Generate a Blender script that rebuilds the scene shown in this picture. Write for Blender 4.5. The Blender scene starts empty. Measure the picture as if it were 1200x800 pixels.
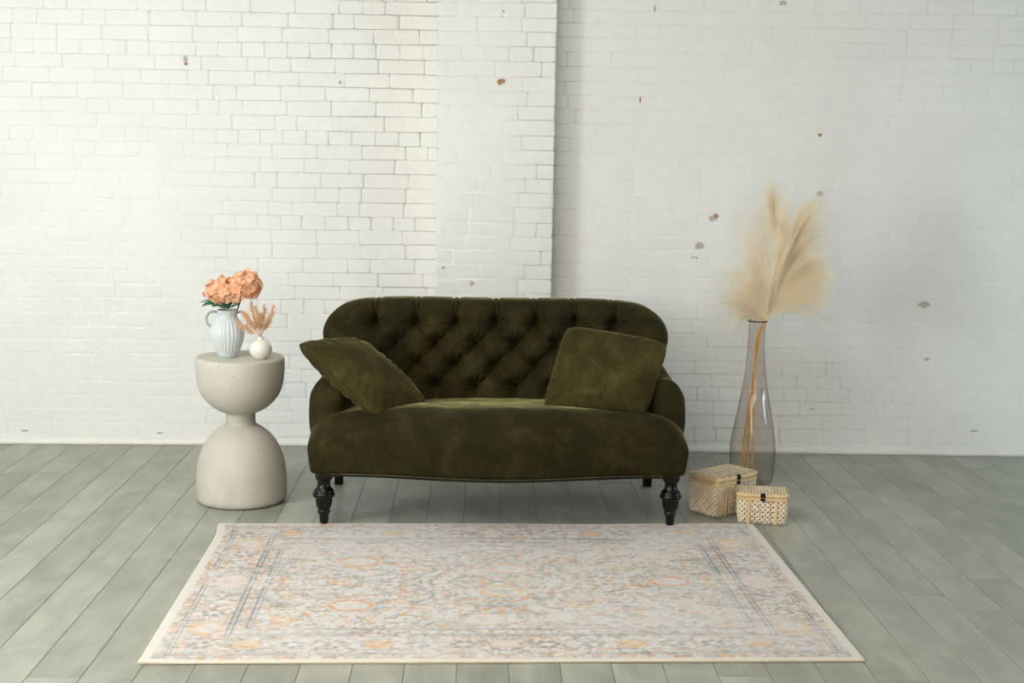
import bpy, bmesh, math, random
import numpy as np
from mathutils import Vector, Matrix

sc = bpy.context.scene
COL = sc.collection
R = math.radians

# ------------------------------------------------------------------ camera, world, lights
cd = bpy.data.cameras.new('camera'); cam = bpy.data.objects.new('camera', cd); COL.objects.link(cam)
cd.sensor_width = 36; cd.lens = 48.0; cd.clip_end = 60
r_ = Vector((0.99964, -0.021655, 0.015842)); dn = Vector((0.012661, -0.139829, -0.990095)); fw = Vector((0.023656, 0.989939, -0.139504))
cam.matrix_world = Matrix(((r_.x, -dn.x, -fw.x, 0), (r_.y, -dn.y, -fw.y, 0), (r_.z, -dn.z, -fw.z, 1.409), (0, 0, 0, 1)))
sc.camera = cam
sc.view_settings.view_transform = 'Standard'; sc.view_settings.look = 'None'
sc.view_settings.gamma = 1; sc.view_settings.use_curve_mapping = False
sc.view_settings.exposure = 0.16

w = bpy.data.worlds.new('world'); sc.world = w; w.use_nodes = True
bg = w.node_tree.nodes['Background']; bg.inputs[0].default_value = (1.0, 0.885, 0.745, 1); bg.inputs[1].default_value = 5.9

def area(name, loc, target, sx, sy, power, color):
    l = bpy.data.lights.new(name, 'AREA'); l.shape = 'RECTANGLE'; l.size = sx; l.size_y = sy
    l.energy = power; l.color = color
    o = bpy.data.objects.new(name, l); COL.objects.link(o); o.location = loc
    o.rotation_euler = (Vector(target) - Vector(loc)).to_track_quat('-Z', 'Z').to_euler()
    return o
XL, XR, YB, ZC = -3.4, 5.6, -1.6, 3.05      # side walls, open rear edge, ceiling height
area('window_daylight_far', (XL + 0.03, 2.55, 1.75), (XL + .7, 3.95, 1.70), 0.5, 1.7, 73, (0.80, 0.93, 1.0))
area('window_daylight_near', (XL + 0.03, -0.1, 1.75), (XL + 1, 1.4, 1.75), 1.2, 1.7, 14, (0.85, 0.97, 1.0))
area('window_daylight_right', (XR - 0.03, 3.6, 1.1), (XR - 1, 3.6, 1.1), 1.0, 1.2, 50, (0.45, 0.75, 1.0))
area('overhead_fill', (-1.4, 2.7, ZC - .02), (-1.4, 2.7, 0), 2.4, 2.0, 54, (1.0, 0.95, 0.87))  # added ceiling area light, unseen, for light from above; no roof opening built

# ------------------------------------------------------------------ helpers
def obj(name, verts, faces, mat=None, parent=None, smooth=True, loc=None):
    me = bpy.data.meshes.new(name); me.from_pydata([tuple(v) for v in verts], [], faces)
    if mat: me.materials.append(mat)
    if smooth: me.polygons.foreach_set('use_smooth', [True] * len(me.polygons))
    me.update()
    o = bpy.data.objects.new(name, me); COL.objects.link(o)
    if parent: o.parent = parent
    if loc: o.location = loc
    return o
def tag(o, label=None, cat=None, group=None, kind=None):
    if label: o['label'] = label
    if cat: o['category'] = cat
    if group: o['group'] = group
    if kind: o['kind'] = kind
    return o
def empty(name, loc, label, cat, group=None, rz=0):
    o = bpy.data.objects.new(name, None); COL.objects.link(o); o.location = loc; o.rotation_euler = (0, 0, rz)
    o.empty_display_size = .1
    return tag(o, label, cat, group)
class MB:
    def __init__(s): s.v = []; s.f = []; s.mi = []
    def add(s, v, f, mi=0):
        n = len(s.v); s.v += [tuple(p) for p in v]; s.f += [tuple(i + n for i in q) for q in f]; s.mi += [mi] * len(f)
    def box(s, a, b, mi=0):
        x0, y0, z0 = a; x1, y1, z1 = b
        s.add([(x0, y0, z0), (x1, y0, z0), (x1, y1, z0), (x0, y1, z0), (x0, y0, z1), (x1, y0, z1), (x1, y1, z1), (x0, y1, z1)],
              [(0, 3, 2, 1), (4, 5, 6, 7), (0, 1, 5, 4), (1, 2, 6, 5), (2, 3, 7, 6), (3, 0, 4, 7)], mi)
    def tube(s, pts, rad, n=8, mi=0, closed=False, cap=True):
        pts = [Vector(p) for p in pts]; m = len(pts)
        if not hasattr(rad, '__len__'): rad = [rad] * m
        V = []; F = []; nrm = None
        for i, p in enumerate(pts):
            if closed: t = pts[(i + 1) % m] - pts[i - 1]
            else: t = pts[min(i + 1, m - 1)] - pts[max(i - 1, 0)]
            t.normalize()
            if nrm is None:
                nrm = t.cross(Vector((0, 0, 1)))
                if nrm.length < .1: nrm = t.cross(Vector((0, 1, 0)))
            nrm = (nrm - t * nrm.dot(t)).normalized(); b = t.cross(nrm)
            for k in range(n):
                a = 2 * math.pi * k / n; V.append(p + (nrm * math.cos(a) + b * math.sin(a)) * rad[i])
        for i in range(m if closed else m - 1):
            for k in range(n):
                j = (i + 1) % m; F.append((i * n + k, i * n + (k + 1) % n, j * n + (k + 1) % n, j * n + k))
        if cap and not closed: F.append(tuple(range(n))[::-1]); F.append(tuple((m - 1) * n + k for k in range(n)))
        s.add(V, F, mi)
    def lathe(s, prof, n=48, c=(0, 0, 0), fn=None, mi=0, cap=(True, True)):
        V = []; F = []
        for r, z in prof:
            for k in range(n):
                a = 2 * math.pi * k / n; rr = fn(r, z, a) if fn else r
                V.append((c[0] + rr * math.cos(a), c[1] + rr * math.sin(a), c[2] + z))
        m = len(prof)
        for i in range(m - 1):
            for k in range(n): F.append((i * n + k, i * n + (k + 1) % n, (i + 1) * n + (k + 1) % n, (i + 1) * n + k))
        if cap[0]: F.append(tuple(range(n))[::-1])
        if cap[1]: F.append(tuple((m - 1) * n + k for k in range(n)))
        s.add(V, F, mi)
    def build(s, name, mat, parent=None, smooth=True, loc=None):
        o = obj(name, s.v, s.f, None, parent, smooth, loc)
        for m in (mat if isinstance(mat, (list, tuple)) else [mat]): o.data.materials.append(m)
        if isinstance(mat, (list, tuple)): o.data.polygons.foreach_set('material_index', s.mi)
        return o
def smooth_prof(pts, k=6):
    """Catmull-Rom through 2-D profile points"""
    out = []
    P = [pts[0]] + list(pts) + [pts[-1]]
    for i in range(1, len(P) - 2):
        for j in range(k):
            t = j / k
            out.append(tuple(.5 * (2 * P[i][d] + (P[i + 1][d] - P[i - 1][d]) * t + (2 * P[i - 1][d] - 5 * P[i][d] + 4 * P[i + 1][d] - P[i + 2][d]) * t * t
                       + (3 * P[i][d] - P[i - 1][d] - 3 * P[i + 1][d] + P[i + 2][d]) * t ** 3) for d in range(len(pts[0]))))
    out.append(tuple(pts[-1])); return out
def boxgrid(nx, ny, nz):
    idx = {}; V = []; F = []
    N = (nx, ny, nz)
    def vid(i, j, k):
        if (i, j, k) not in idx:
            idx[(i, j, k)] = len(V); V.append((2 * i / nx - 1, 2 * j / ny - 1, 2 * k / nz - 1))
        return idx[(i, j, k)]
    for i in range(nx):
        for j in range(ny):
            F.append((vid(i, j, 0), vid(i, j + 1, 0), vid(i + 1, j + 1, 0), vid(i + 1, j, 0)))
            F.append((vid(i, j, nz), vid(i + 1, j, nz), vid(i + 1, j + 1, nz), vid(i, j + 1, nz)))
    for i in range(nx):
        for k in range(nz):
            F.append((vid(i, 0, k), vid(i + 1, 0, k), vid(i + 1, 0, k + 1), vid(i, 0, k + 1)))
            F.append((vid(i, ny, k), vid(i, ny, k + 1), vid(i + 1, ny, k + 1), vid(i + 1, ny, k)))
    for j in range(ny):
        for k in range(nz):
            F.append((vid(0, j, k), vid(0, j, k + 1), vid(0, j + 1, k + 1), vid(0, j + 1, k)))
            F.append((vid(nx, j, k), vid(nx, j + 1, k), vid(nx, j + 1, k + 1), vid(nx, j, k + 1)))
    return np.array(V, float), F
def rbox(h, r, n, rlow=None):
    V, F = boxgrid(*n); h = np.array(h); q = V * h; r = np.minimum(r, h * .999)
    if rlow is not None:
        t = sstep(-.25, .25, V[:, 2:3]); r = r[None, :] * t + np.array(rlow)[None, :] * (1 - t)
    inner = np.clip(q, -(h - r), h - r); d = (q - inner) / r
    L = np.linalg.norm(d, axis=1, keepdims=True); L[L == 0] = 1
    return inner + r * d / L, F
def sstep(a, b, x):
    t = np.clip((x - a) / (b - a), 0, 1); return t * t * (3 - 2 * t)
def vnoise(x, y, seed):
    """2-D value noise in 0..1"""
    rs = np.random.RandomState(seed); T = rs.rand(256, 256)
    xi = np.floor(x).astype(int); yi = np.floor(y).astype(int); fx = x - xi; fy = y - yi
    fx = fx * fx * (3 - 2 * fx); fy = fy * fy * (3 - 2 * fy)
    g = lambda a, b: T[a % 256, b % 256]
    return (g(xi, yi) * (1 - fx) + g(xi + 1, yi) * fx) * (1 - fy) + (g(xi, yi + 1) * (1 - fx) + g(xi + 1, yi + 1) * fx) * fy
def lin(c): return tuple(((v / 255) / 12.92 if v / 255 <= .04045 else ((v / 255 + .055) / 1.055) ** 2.4) for v in c)

# ------------------------------------------------------------------ materials
class Mat:
    def __init__(s, name, rough=.5, color=None, **kw):
        s.m = bpy.data.materials.new(name); s.m.use_nodes = True; s.t = s.m.node_tree; s.N = s.t.nodes; s.b = s.N['Principled BSDF']
        s.b.inputs['Roughness'].default_value = rough
        if color: s.b.inputs['Base Color'].default_value = (*color, 1)
        for k, v in kw.items(): s.b.inputs[k.replace('_', ' ')].default_value = v
    def node(s, t, **kw):
        n = s.N.new(t)
        for k, v in kw.items():
            if isinstance(k, str) and hasattr(n, k): setattr(n, k, v)
        return n
    def link(s, a, b): s.t.links.new(a, b)
    def coord(s, out='Object', scale=(1, 1, 1)):
        tc = s.N.new('ShaderNodeTexCoord'); mp = s.N.new('ShaderNodeMapping'); mp.inputs['Scale'].default_value = scale
        s.link(tc.outputs[out], mp.inputs[0]); return mp.outputs[0]
    def noise(s, vec, scale, detail=3, rough=.5, dist=0):
        n = s.N.new('ShaderNodeTexNoise'); n.inputs['Scale'].default_value = scale; n.inputs['Detail'].default_value = detail
        n.inputs['Roughness'].default_value = rough; n.inputs['Distortion'].default_value = dist; s.link(vec, n.inputs['Vector']); return n.outputs['Fac']
    def ramp(s, fac, stops):
        n = s.N.new('ShaderNodeValToRGB'); e = n.color_ramp.elements
        for i, (p, c) in enumerate(stops):
            x = e[i] if i < 2 else e.new(p); x.position = p; x.color = (*c, 1) if len(c) == 3 else c
        s.link(fac, n.inputs[0]); return n.outputs[0]
    def mix(s, fac, a, b, mode='MIX'):
        n = s.N.new('ShaderNodeMix'); n.data_type = 'RGBA'; n.blend_type = mode
        for sock, v in ((n.inputs[0], fac), (n.inputs[6], a), (n.inputs[7], b)):
            if isinstance(v, (int, float)): sock.default_value = v
            elif isinstance(v, tuple): sock.default_value = (*v, 1)
            else: s.link(v, sock)
        return n.outputs[2]
    def math(s, op, a, b=0.0):
        n = s.N.new('ShaderNodeMath'); n.operation = op
        for sock, v in ((n.inputs[0], a), (n.inputs[1], b)):
            if isinstance(v, (int, float)): sock.default_value = v
            else: s.link(v, sock)
        return n.outputs[0]
    def color(s, c): s.link(c, s.b.inputs['Base Color']); return s
    def bump(s, h, strength=.3, dist=.002):
        n = s.N.new('ShaderNodeBump'); n.inputs['Strength'].default_value = strength; n.inputs['Distance'].default_value = dist
        s.link(h, n.inputs['Height'])
        prev = s.b.inputs['Normal']
        if prev.is_linked: s.link(prev.links[0].from_socket, n.inputs['Normal'])
        s.link(n.outputs[0], prev); return s

def mk_paint():
    m = Mat('white_painted_brick', .42, None, Specular_IOR_Level=.35); v = m.coord()
    n1 = m.noise(v, 2.2, 3); n2 = m.noise(v, 26, 4)
    m.color(m.mix(m.math('MULTIPLY', n2, .35), m.ramp(n1, [(.3, lin((232, 232, 229))), (.7, lin((239, 240, 237)))]), lin((224, 222, 216))))
    m.bump(m.noise(v, 14, 4, .6), .55, .010); m.bump(m.noise(v, 60, 4, .6), .5, .0035); m.bump(m.noise(v, 260, 2), .25, .001); return m.m
M_paint = mk_paint()
def mk_plain(name, c, rough=.6, var=.06, sc_=8, bump=0, bs=60, **kw):
    m = Mat(name, rough, None, **kw); v = m.coord(); n = m.noise(v, sc_, 4)
    a = tuple(x * (1 - var) for x in c); b = tuple(min(1, x * (1 + var)) for x in c)
    m.color(m.ramp(n, [(.3, a), (.7, b)]))
    if bump: m.bump(m.noise(v, bs, 3), bump, .002)
    return m.m
M_barebrick = mk_plain('bare_brick_chip', lin((178, 132, 96)), .9, .25, 60, .5)
M_baremortar = mk_plain('bare_mortar_chip', lin((184, 180, 168)), .9, .12, 60, .5)
M_ceiling = mk_plain('ceiling_plaster', (.62, .58, .52), .8)
M_sidewall = mk_plain('side_wall_paint', (.80, .78, .74), .7)
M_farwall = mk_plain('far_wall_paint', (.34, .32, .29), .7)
M_trim = mk_plain('white_trim_paint', lin((232, 230, 224)), .45, .03, 12, .2)

def mk_floor():
    m = Mat('grey_wood_plank', .42, None, Specular_IOR_Level=.45)
    at = m.N.new('ShaderNodeAttribute'); at.attribute_name = 'plank'; at.attribute_type = 'GEOMETRY'
    sep = m.N.new('ShaderNodeSeparateColor'); m.link(at.outputs['Color'], sep.inputs[0])
    tc = m.N.new('ShaderNodeTexCoord'); cx = m.N.new('ShaderNodeCombineXYZ')
    m.link(m.math('MULTIPLY', sep.outputs[1], 37.0), cx.inputs[0]); m.link(m.math('MULTIPLY', sep.outputs[0], 53.0), cx.inputs[1])
    va = m.N.new('ShaderNodeVectorMath'); va.operation = 'ADD'; m.link(tc.outputs['Object'], va.inputs[0]); m.link(cx.outputs[0], va.inputs[1])
    def mp(s_):
        q = m.N.new('ShaderNodeMapping'); q.inputs['Scale'].default_value = s_; m.link(va.outputs[0], q.inputs[0]); return q.outputs[0]
    cloud = m.noise(mp((5, 2.2, 1)), 1.6, 4, .55, .4); grain = m.noise(mp((60, 3.5, 1)), 1.2, 4, .6, .3); fine = m.noise(mp((260, 9, 1)), 1, 2)
    t = m.math('ADD', m.math('MULTIPLY', sep.outputs[0], .16), m.math('MULTIPLY', cloud, .95))
    t = m.math('ADD', t, m.math('MULTIPLY', grain, .22))
    base = m.ramp(t, [(.30, lin((122, 126, 114))), (.60, lin((152, 154, 143))), (.88, lin((178, 180, 169)))])
    m.color(m.mix(m.math('MULTIPLY', fine, .18), base, lin((118, 120, 110))))
    rr = m.math('ADD', .30, m.math('MULTIPLY', cloud, .22)); m.link(rr, m.b.inputs['Roughness'])
    m.bump(m.math('ADD', grain, fine), .12, .001); return m.m
M_floor = mk_floor()
M_seam = Mat('plank_seam', .7, lin((96, 98, 88))).m

def mk_velvet(name, c0, c1, c2, sheen=1.0):
    m = Mat(name, .85, None, Specular_IOR_Level=.15); v = m.coord()
    n1 = m.noise(v, 7, 4, .6, .6); n2 = m.noise(m.coord('Object', (1, 1, .35)), 90, 3, .6)
    t = m.math('ADD', m.math('MULTIPLY', n1, .7), m.math('MULTIPLY', n2, .3))
    col = m.ramp(t, [(.33, c0), (.5, c1), (.68, c2)]); m.color(col)
    m.link(m.math('MULTIPLY', m.math('POWER', m.noise(v, 13, 5, .65, .4), 2.0), sheen * 4.2), m.b.inputs['Sheen Weight']); m.b.inputs['Sheen Roughness'].default_value = .26
    m.b.inputs['Sheen Tint'].default_value = (*lin((188, 182, 122)), 1)
    m.bump(n2, .45, .0014); m.bump(m.noise(v, 26, 4), .4, .006); return m.m
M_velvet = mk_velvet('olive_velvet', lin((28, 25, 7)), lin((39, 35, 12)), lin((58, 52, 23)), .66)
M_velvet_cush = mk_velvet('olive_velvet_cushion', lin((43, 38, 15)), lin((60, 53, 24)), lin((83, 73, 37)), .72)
M_button = mk_velvet('velvet_button', lin((24, 19, 8)), lin((30, 25, 10)), lin((38, 31, 14)), .15)
M_legwood = mk_plain('black_lacquered_wood', (.004, .003, .003), .25, .3, 20, Specular_IOR_Level=.3)
M_brass = mk_plain('worn_brass', lin((120, 78, 50)), .4, .2, 30, Metallic=.7)
def mk_concrete():
    m = Mat('cast_concrete', .62, None); v = m.coord()
    n1 = m.noise(v, 4, 5, .6, .5); n2 = m.noise(v, 60, 3)
    base = m.ramp(n1, [(.3, lin((182, 178, 166))), (.7, lin((204, 200, 188)))])
    vo = m.N.new('ShaderNodeTexVoronoi'); vo.inputs['Scale'].default_value = 34; m.link(v, vo.inputs['Vector'])
    gate = m.noise(v, 11, 2)
    pit = m.math('MULTIPLY', m.math('LESS_THAN', vo.outputs['Distance'], .085), m.math('GREATER_THAN', gate, .52))
    m.color(m.mix(pit, m.mix(m.math('MULTIPLY', n2, .25), base, lin((160, 155, 142))), lin((120, 112, 98))))
    m.bump(n2, .15, .002); m.bump(pit, -.5, .002); return m.m
M_concrete = mk_concrete()
M_ribvase = mk_plain('pale_blue_grey_glaze', lin((202, 208, 210)), .5, .03, 10, .1)
M_handle = mk_plain('shaded_glaze_handle', lin((164, 170, 170)), .5, .03, 10)  # vase glaze darkened: shade on the handles is in the colour
M_pearl = Mat('pearl_glaze', .16, lin((226, 222, 212)), Coat_Weight=.8, Sheen_Weight=.2)
M_pearl.b.inputs['Thin Film Thickness'].default_value = 320; M_pearl = M_pearl.m
def mk_petal():
    m = Mat('peach_petal', .75, None, Subsurface_Weight=.0); v = m.coord()
    m.color(m.ramp(m.noise(v, 38, 3), [(.3, lin((242, 182, 140))), (.55, lin((248, 202, 166))), (.75, lin((252, 222, 194)))]))
    tr = m.N.new('ShaderNodeBsdfTranslucent'); tr.inputs[0].default_value = (*lin((252, 200, 160)), 1)
    mx = m.N.new('ShaderNodeMixShader'); mx.inputs[0].default_value = .3
    out = m.N['Material Output']; m.link(m.b.outputs[0], mx.inputs[1]); m.link(tr.outputs[0], mx.inputs[2]); m.link(mx.outputs[0], out.inputs[0]); return m.m
M_petal = mk_petal()
M_coreshade = mk_plain('shaded_bloom_core', lin((198, 118, 78)), .8, .2, 60)  # shade deep inside the bloom, put into the colour
M_leaf = mk_plain('green_leaf', lin((74, 128, 98)), .55, .25, 30)
M_stemgreen = mk_plain('green_stem', lin((70, 110, 70)), .6)
def mk_fiber(name, c, ctr, mixf=.4):
    m = Mat(name, .8, None); v = m.coord(); a = tuple(x * .86 for x in c); b = tuple(min(1, x * 1.12) for x in c)
    m.color(m.ramp(m.noise(v, 14, 3), [(.3, a), (.7, b)]))
    tr = m.N.new('ShaderNodeBsdfTranslucent'); tr.inputs[0].default_value = (*ctr, 1)
    mx = m.N.new('ShaderNodeMixShader'); mx.inputs[0].default_value = mixf
    out = m.N['Material Output']; m.link(m.b.outputs[0], mx.inputs[1]); m.link(tr.outputs[0], mx.inputs[2]); m.link(mx.outputs[0], out.inputs[0]); return m.m
M_plume = mk_fiber('pampas_plume_fibre', (1.0, .918, .79), (1.0, .915, .78), .66)
M_dry = mk_fiber('dried_grass_fibre', lin((236, 206, 172)), lin((236, 200, 156)), .4)
M_pstem = mk_plain('pampas_stem_straw', lin((232, 184, 104)), .55, .15, 40)
def mk_glass():
    m = Mat('smoky_glass', .03); N = m.N
    lw = N.new('ShaderNodeLayerWeight'); lw.inputs['Blend'].default_value = .5
    fac = lw.outputs['Facing']
    tint = m.ramp(m.math('POWER', fac, 3.0), [(.0, (.90, .855, .83)), (.35, (.78, .72, .68)), (.85, (.34, .31, .29))])
    tr = N.new('ShaderNodeBsdfTransparent'); m.link(tint, tr.inputs[0])
    gl = N.new('ShaderNodeBsdfGlossy'); gl.inputs['Roughness'].default_value = .04
    mx = N.new('ShaderNodeMixShader'); m.link(m.math('ADD', .045, m.math('MULTIPLY', m.math('POWER', fac, 5.0), .6)), mx.inputs[0]); m.link(tr.outputs[0], mx.inputs[1]); m.link(gl.outputs[0], mx.inputs[2])
    m.link(mx.outputs[0], N['Material Output'].inputs[0]); return m.m
M_glass = mk_glass()
M_rim = mk_plain('dark_glass_rim', lin((52, 58, 56)), .2)
M_bamboo = mk_plain('pale_bamboo_strip', lin((236, 218, 190)), .6, .12, 45, .15)
M_bamboo2 = mk_plain('golden_bamboo_band', lin((218, 190, 144)), .55, .10, 40, .15)
M_holeshade = mk_plain('hole_shade_brown', lin((92, 56, 32)), .8, .2, 30)  # inner layer coloured dark brown for the shade inside the basket
M_clasp = mk_plain('dark_metal_clasp', lin((40, 38, 34)), .35, .2, 50, Metallic=.8)
def mk_rug():
    m = Mat('woven_rug_pile', .95, None, Specular_IOR_Level=.1)
    at = m.N.new('ShaderNodeAttribute'); at.attribute_name = 'Pattern'
    v = m.coord(); n = m.noise(m.coord('Object', (1, 2.2, 1)), 130, 3, .7)
    m.color(m.mix(m.math('MULTIPLY', m.math('GREATER_THAN', n, .56), .12), at.outputs['Color'], lin((176, 170, 166))))
    m.bump(m.noise(v, 400, 2), .4, .002); return m.m
M_rug = mk_rug()
M_rugedge = mk_plain('rug_binding', lin((206, 194, 172)), .9, .05, 40)

# ------------------------------------------------------------------ the room
def struct(o): o['kind'] = 'structure'; return o

# planks: one mesh, each plank a slab face with thin recessed seams
PW, PL, X0 = 0.1425, 1.075, -0.052
joints = {-13: 5.778, -12: 5.361, -11: 5.034, -10: 4.175, -9: 5.901, -8: 3.493 + .23, -7: 4.557, -6: 5.9, -3: 5.21, 0: 5.43, 2: 5.315, 4: 5.684,
          8: 4.587, 9: 4.76, 10: 4.227, 11: 5.164, 12: 4.412, 16: 6.065}
fixed = {-9: 4.785, -8: 3.493, -7: 4.296 + .26}
joints.update(fixed)
rnd = random.Random(4)
mb = MB(); cols = []
g = .0006
ia, ib = int((XL - X0) / PW) - 1, int((XR - X0) / PW) + 1
for i in range(ia, ib + 1):
    xa, xb = max(X0 + i * PW, XL), min(X0 + (i + 1) * PW, XR)
    if xb - xa < .01: continue
    j = joints.get(i, rnd.uniform(0, PL)); st = j - math.ceil((j - YB) / PL) * PL
    y = st
    while y < 6.6:
        ya, yb = max(y, YB), min(y + PL, 6.6)
        if yb - ya > .01:
            z = rnd.uniform(-.0001, .0001)
            c = (rnd.random(), rnd.random(), 0, 1)
            n0 = len(mb.f)
            # top face and a small bevelled skirt to the seam
            b = .0010
            mb.add([(xa + g + b, ya + g + b, z), (xb - g - b, ya + g + b, z), (xb - g - b, yb - g - b, z), (xa + g + b, yb - g - b, z),
                    (xa + g, ya + g, -.0015), (xb - g, ya + g, -.0015), (xb - g, yb - g, -.0015), (xa + g, yb - g, -.0015)],
                   [(0, 1, 2, 3), (4, 5, 1, 0), (5, 6, 2, 1), (6, 7, 3, 2), (7, 4, 0, 3)])
            cols += [c] * (len(mb.f) - n0)
        y += PL
n0 = len(mb.f)
mb.box((XL, YB, -.06), (XR, 6.6, -.0012), 1); cols += [(0, 0, 0, 1)] * (len(mb.f) - n0)
fl = mb.build('floor', [M_floor, M_seam], smooth=False)
ca = fl.data.color_attributes.new('plank', 'FLOAT_COLOR', 'CORNER')
arr = []
for p in fl.data.polygons: arr += list(cols[p.index]) * p.loop_total
ca.data.foreach_set('color', arr)
struct(fl)

# painted brick walls: every brick a softly rounded block in the wall's one mesh
def brick_wall(name, xa, ya, xb, yb, ztop, z0, dz, seed, xphase=0.0, ends=(0, 0), depth=.4, chips=()):
    rn = random.Random(seed); mb = MB()
    L = math.hypot(xb - xa, yb - ya); ux, uy = (xb - xa) / L, (yb - ya) / L; nx, ny = uy, -ux   # towards the camera
    P = lambda s, d, z: (xa + ux * s + nx * d, ya + uy * s + ny * d, z)
    # backing body
    mb.add([P(0, 0, 0), P(L, 0, 0), P(L, 0, ztop), P(0, 0, ztop), P(0, -depth, 0), P(L, -depth, 0), P(L, -depth, ztop), P(0, -depth, ztop)],
           [(0, 1, 2, 3), (5, 4, 7, 6), (1, 5, 6, 2), (4, 0, 3, 7), (3, 2, 6, 7)])
    rows = int((ztop - z0) / dz) + 2; MAXD = .006
    wob = lambda s, k: .0022 * math.sin(s * 1.7 + k * 1.3 + seed) + .0012 * math.sin(s * 7.1 + k * 2.1)
    for k in range(-1, rows):
        za, zb = z0 + k * dz, z0 + (k + 1) * dz
        if zb < .03: continue
        za = max(za, .001); zb = min(zb, ztop)
        if zb - za < .02: continue
        header = (k % 6 == 3); s = -rn.uniform(0, .07) + xphase
        rowd = rn.uniform(-.0003, .0003)
        while s < L:
            bl = .1025 if (header or rn.random() < .16) else .2045
            bl += rn.uniform(-.006, .006)
            a, b = max(s, 0), min(s + bl, L); s += bl
            if L - b < .05: b = L; s = L
            if b - a < .03: continue
            faint = rn.random() < .55
            gx = rn.uniform(.0005, .0025); gt = rn.uniform(.0003, .0018); d = (rn.uniform(.0007, .0018) if not faint else rn.uniform(.0003, .0008)) + rowd
            a2, b2 = a + gx, b - gx; mid = (a2 + b2) / 2
            rings = []
            tx, tz = rn.uniform(-.0011, .0011), rn.uniform(-.0009, .0009)
            jit = [(rn.uniform(-.0022, .0022), rn.uniform(-.0018, .0018)) for _ in range(8)]
            for ins, dd in ((0, -.0002), (.0024, d * .5), (.006, d * .9), (.0125, d)):
                c = []
                q = min(ins, (b2 - a2) * .28)
                r0 = min(.0055 + q * .35, (b2 - a2) * .16, (zb - za) * .16)
                iz = min(ins, (zb - za) * .22); zz0 = za + gt + iz; zz1 = zb - gt - iz
                pts = [(a2 + q + r0, zz0), (b2 - q - r0, zz0), (b2 - q, zz0 + r0), (b2 - q, zz1 - r0), (b2 - q - r0, zz1), (a2 + q + r0, zz1), (a2 + q, zz1 - r0), (a2 + q, zz0 + r0)]
                for (px, pz), (jx, jz) in zip(pts, jit):
                    px += jx; pz += jz + wob(px, k if pz < (za + zb) / 2 else k + 1)
                    e = dd if dd < 0 else dd + tx * (px - mid) / .1 * min(1, dd / max(d, .001)) + tz * (pz - (za + zb) / 2) / .03 * min(1, dd / max(d, .001))
                    if dd >= 0: e = max(e, .0006 * (dd / max(d, .0005)) + .0001)
                    c.append(P(px, min(max(e, -.0002), MAXD + .001), pz))
                rings.append(c)
            V = [p for r in rings for p in r]; F = []
            for i in range(3):
                for q in range(8): F.append((i * 8 + q, i * 8 + (q + 1) % 8, (i + 1) * 8 + (q + 1) % 8, (i + 1) * 8 + q))
            F.append(tuple(24 + q for q in range(8)))
            mb.add(V, F)
    # chipped spots in the paint
    for (cx, cz, rx, rz, kind) in chips:
        s = (cx - xa) * ux; n = 14; pts = [P(s, .0062, cz)]
        for q in range(n):
            a = 2 * math.pi * q / n; rr = rn.uniform(.65, 1.15)
            pts.append(P(s + rx * rr * math.cos(a), .0060, cz + rz * rr * math.sin(a)))
        pts += [P(s + rx * 1.1 * math.cos(2 * math.pi * q / n), .0025, cz + rz * 1.1 * math.sin(2 * math.pi * q / n)) for q in range(n)]
        mb.add(pts, [(0, 1 + q, 1 + (q + 1) % n) for q in range(n)], kind)
    o = mb.build(name, [M_paint, M_barebrick, M_baremortar])
    return struct(o)
chipsL = [(-1.354, 1.790, .010, .014, 2), (-1.352, 1.770, .009, .009, 1), (-.654, 1.699, .008, .008, 2), (-2.131, .063, .018, .005, 2), (-1.504, .056, .016, .006, 2), (-2.245, 1.73, .012, .03, 2)]
chipsP = [(.084, 1.709, .016, .012, 1), (.072, 1.703, .009, .013, 1), (.087, 2.014, .005, .005, 1), (-.17, .87, .01, .006, 2), (-.04, .80, .01, .012, 2)]
chipsR = [(1.356, 2.083, .018, .012, 2), (1.551, 1.496, .010, .009, 1), (1.564, 1.228, .019, .013, 2), (1.072, 1.105, .020, .012, 2), (1.086, 1.116, .014, .012, 1), (1.014, .978, .024, .018, 2),
          (.985, .923, .006, .006, 2), (1.003, .923, .009, .005, 2), (2.079, .719, .030, .016, 2), (2.106, .461, .014, .009, 2), (1.575, .215, .014, .005, 2), (.775, 2.05, .004, .018, 1), (.72, 1.64, .004, .016, 1), (2.35, .12, .02, .005, 2)]
brick_wall('wall_back_left', XL, 6.325, -.200, 6.388, ZC, .0385, .0655, 3, chips=chipsL)
brick_wall('wall_back_right', .318, 6.338, XR, 6.272, ZC, .051, .0643, 8, chips=chipsR)
# pilaster: front face plus plain returns
brick_wall('wall_pilaster', -.203, 6.212, .325, 6.208, ZC, .040, .0650, 15, depth=.2, chips=chipsP)

mb = MB(); mb.box((XL, YB, ZC), (XR, 6.8, ZC + .1)); struct(mb.build('ceiling', M_ceiling, smooth=False))
mb = MB()   # left wall with two window openings
wins = [(-.7, .5), (2.12, 2.98)]; z1, z2 = .9, 2.6
ys = [YB, -.7, .5, 2.12, 2.98, 6.8]
for a, b in ((YB, -.7), (.5, 2.12), (2.98, 6.8)): mb.box((XL - .3, a, 0), (XL, b, ZC))
for a, b in wins: mb.box((XL - .3, a, 0), (XL, b, z1)); mb.box((XL - .3, a, z2), (XL, b, ZC))
struct(mb.build('wall_left', M_sidewall, smooth=False))
mb = MB()
for a, b in ((YB, 3.1), (4.1, 6.8)): mb.box((XR, a, 0), (XR + .3, b, ZC))
mb.box((XR, 3.1, 0), (XR + .3, 4.1, .5)); mb.box((XR, 3.1, 1.7), (XR + .3, 4.1, ZC))
struct(mb.build('wall_right', M_farwall, smooth=False))
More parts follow.
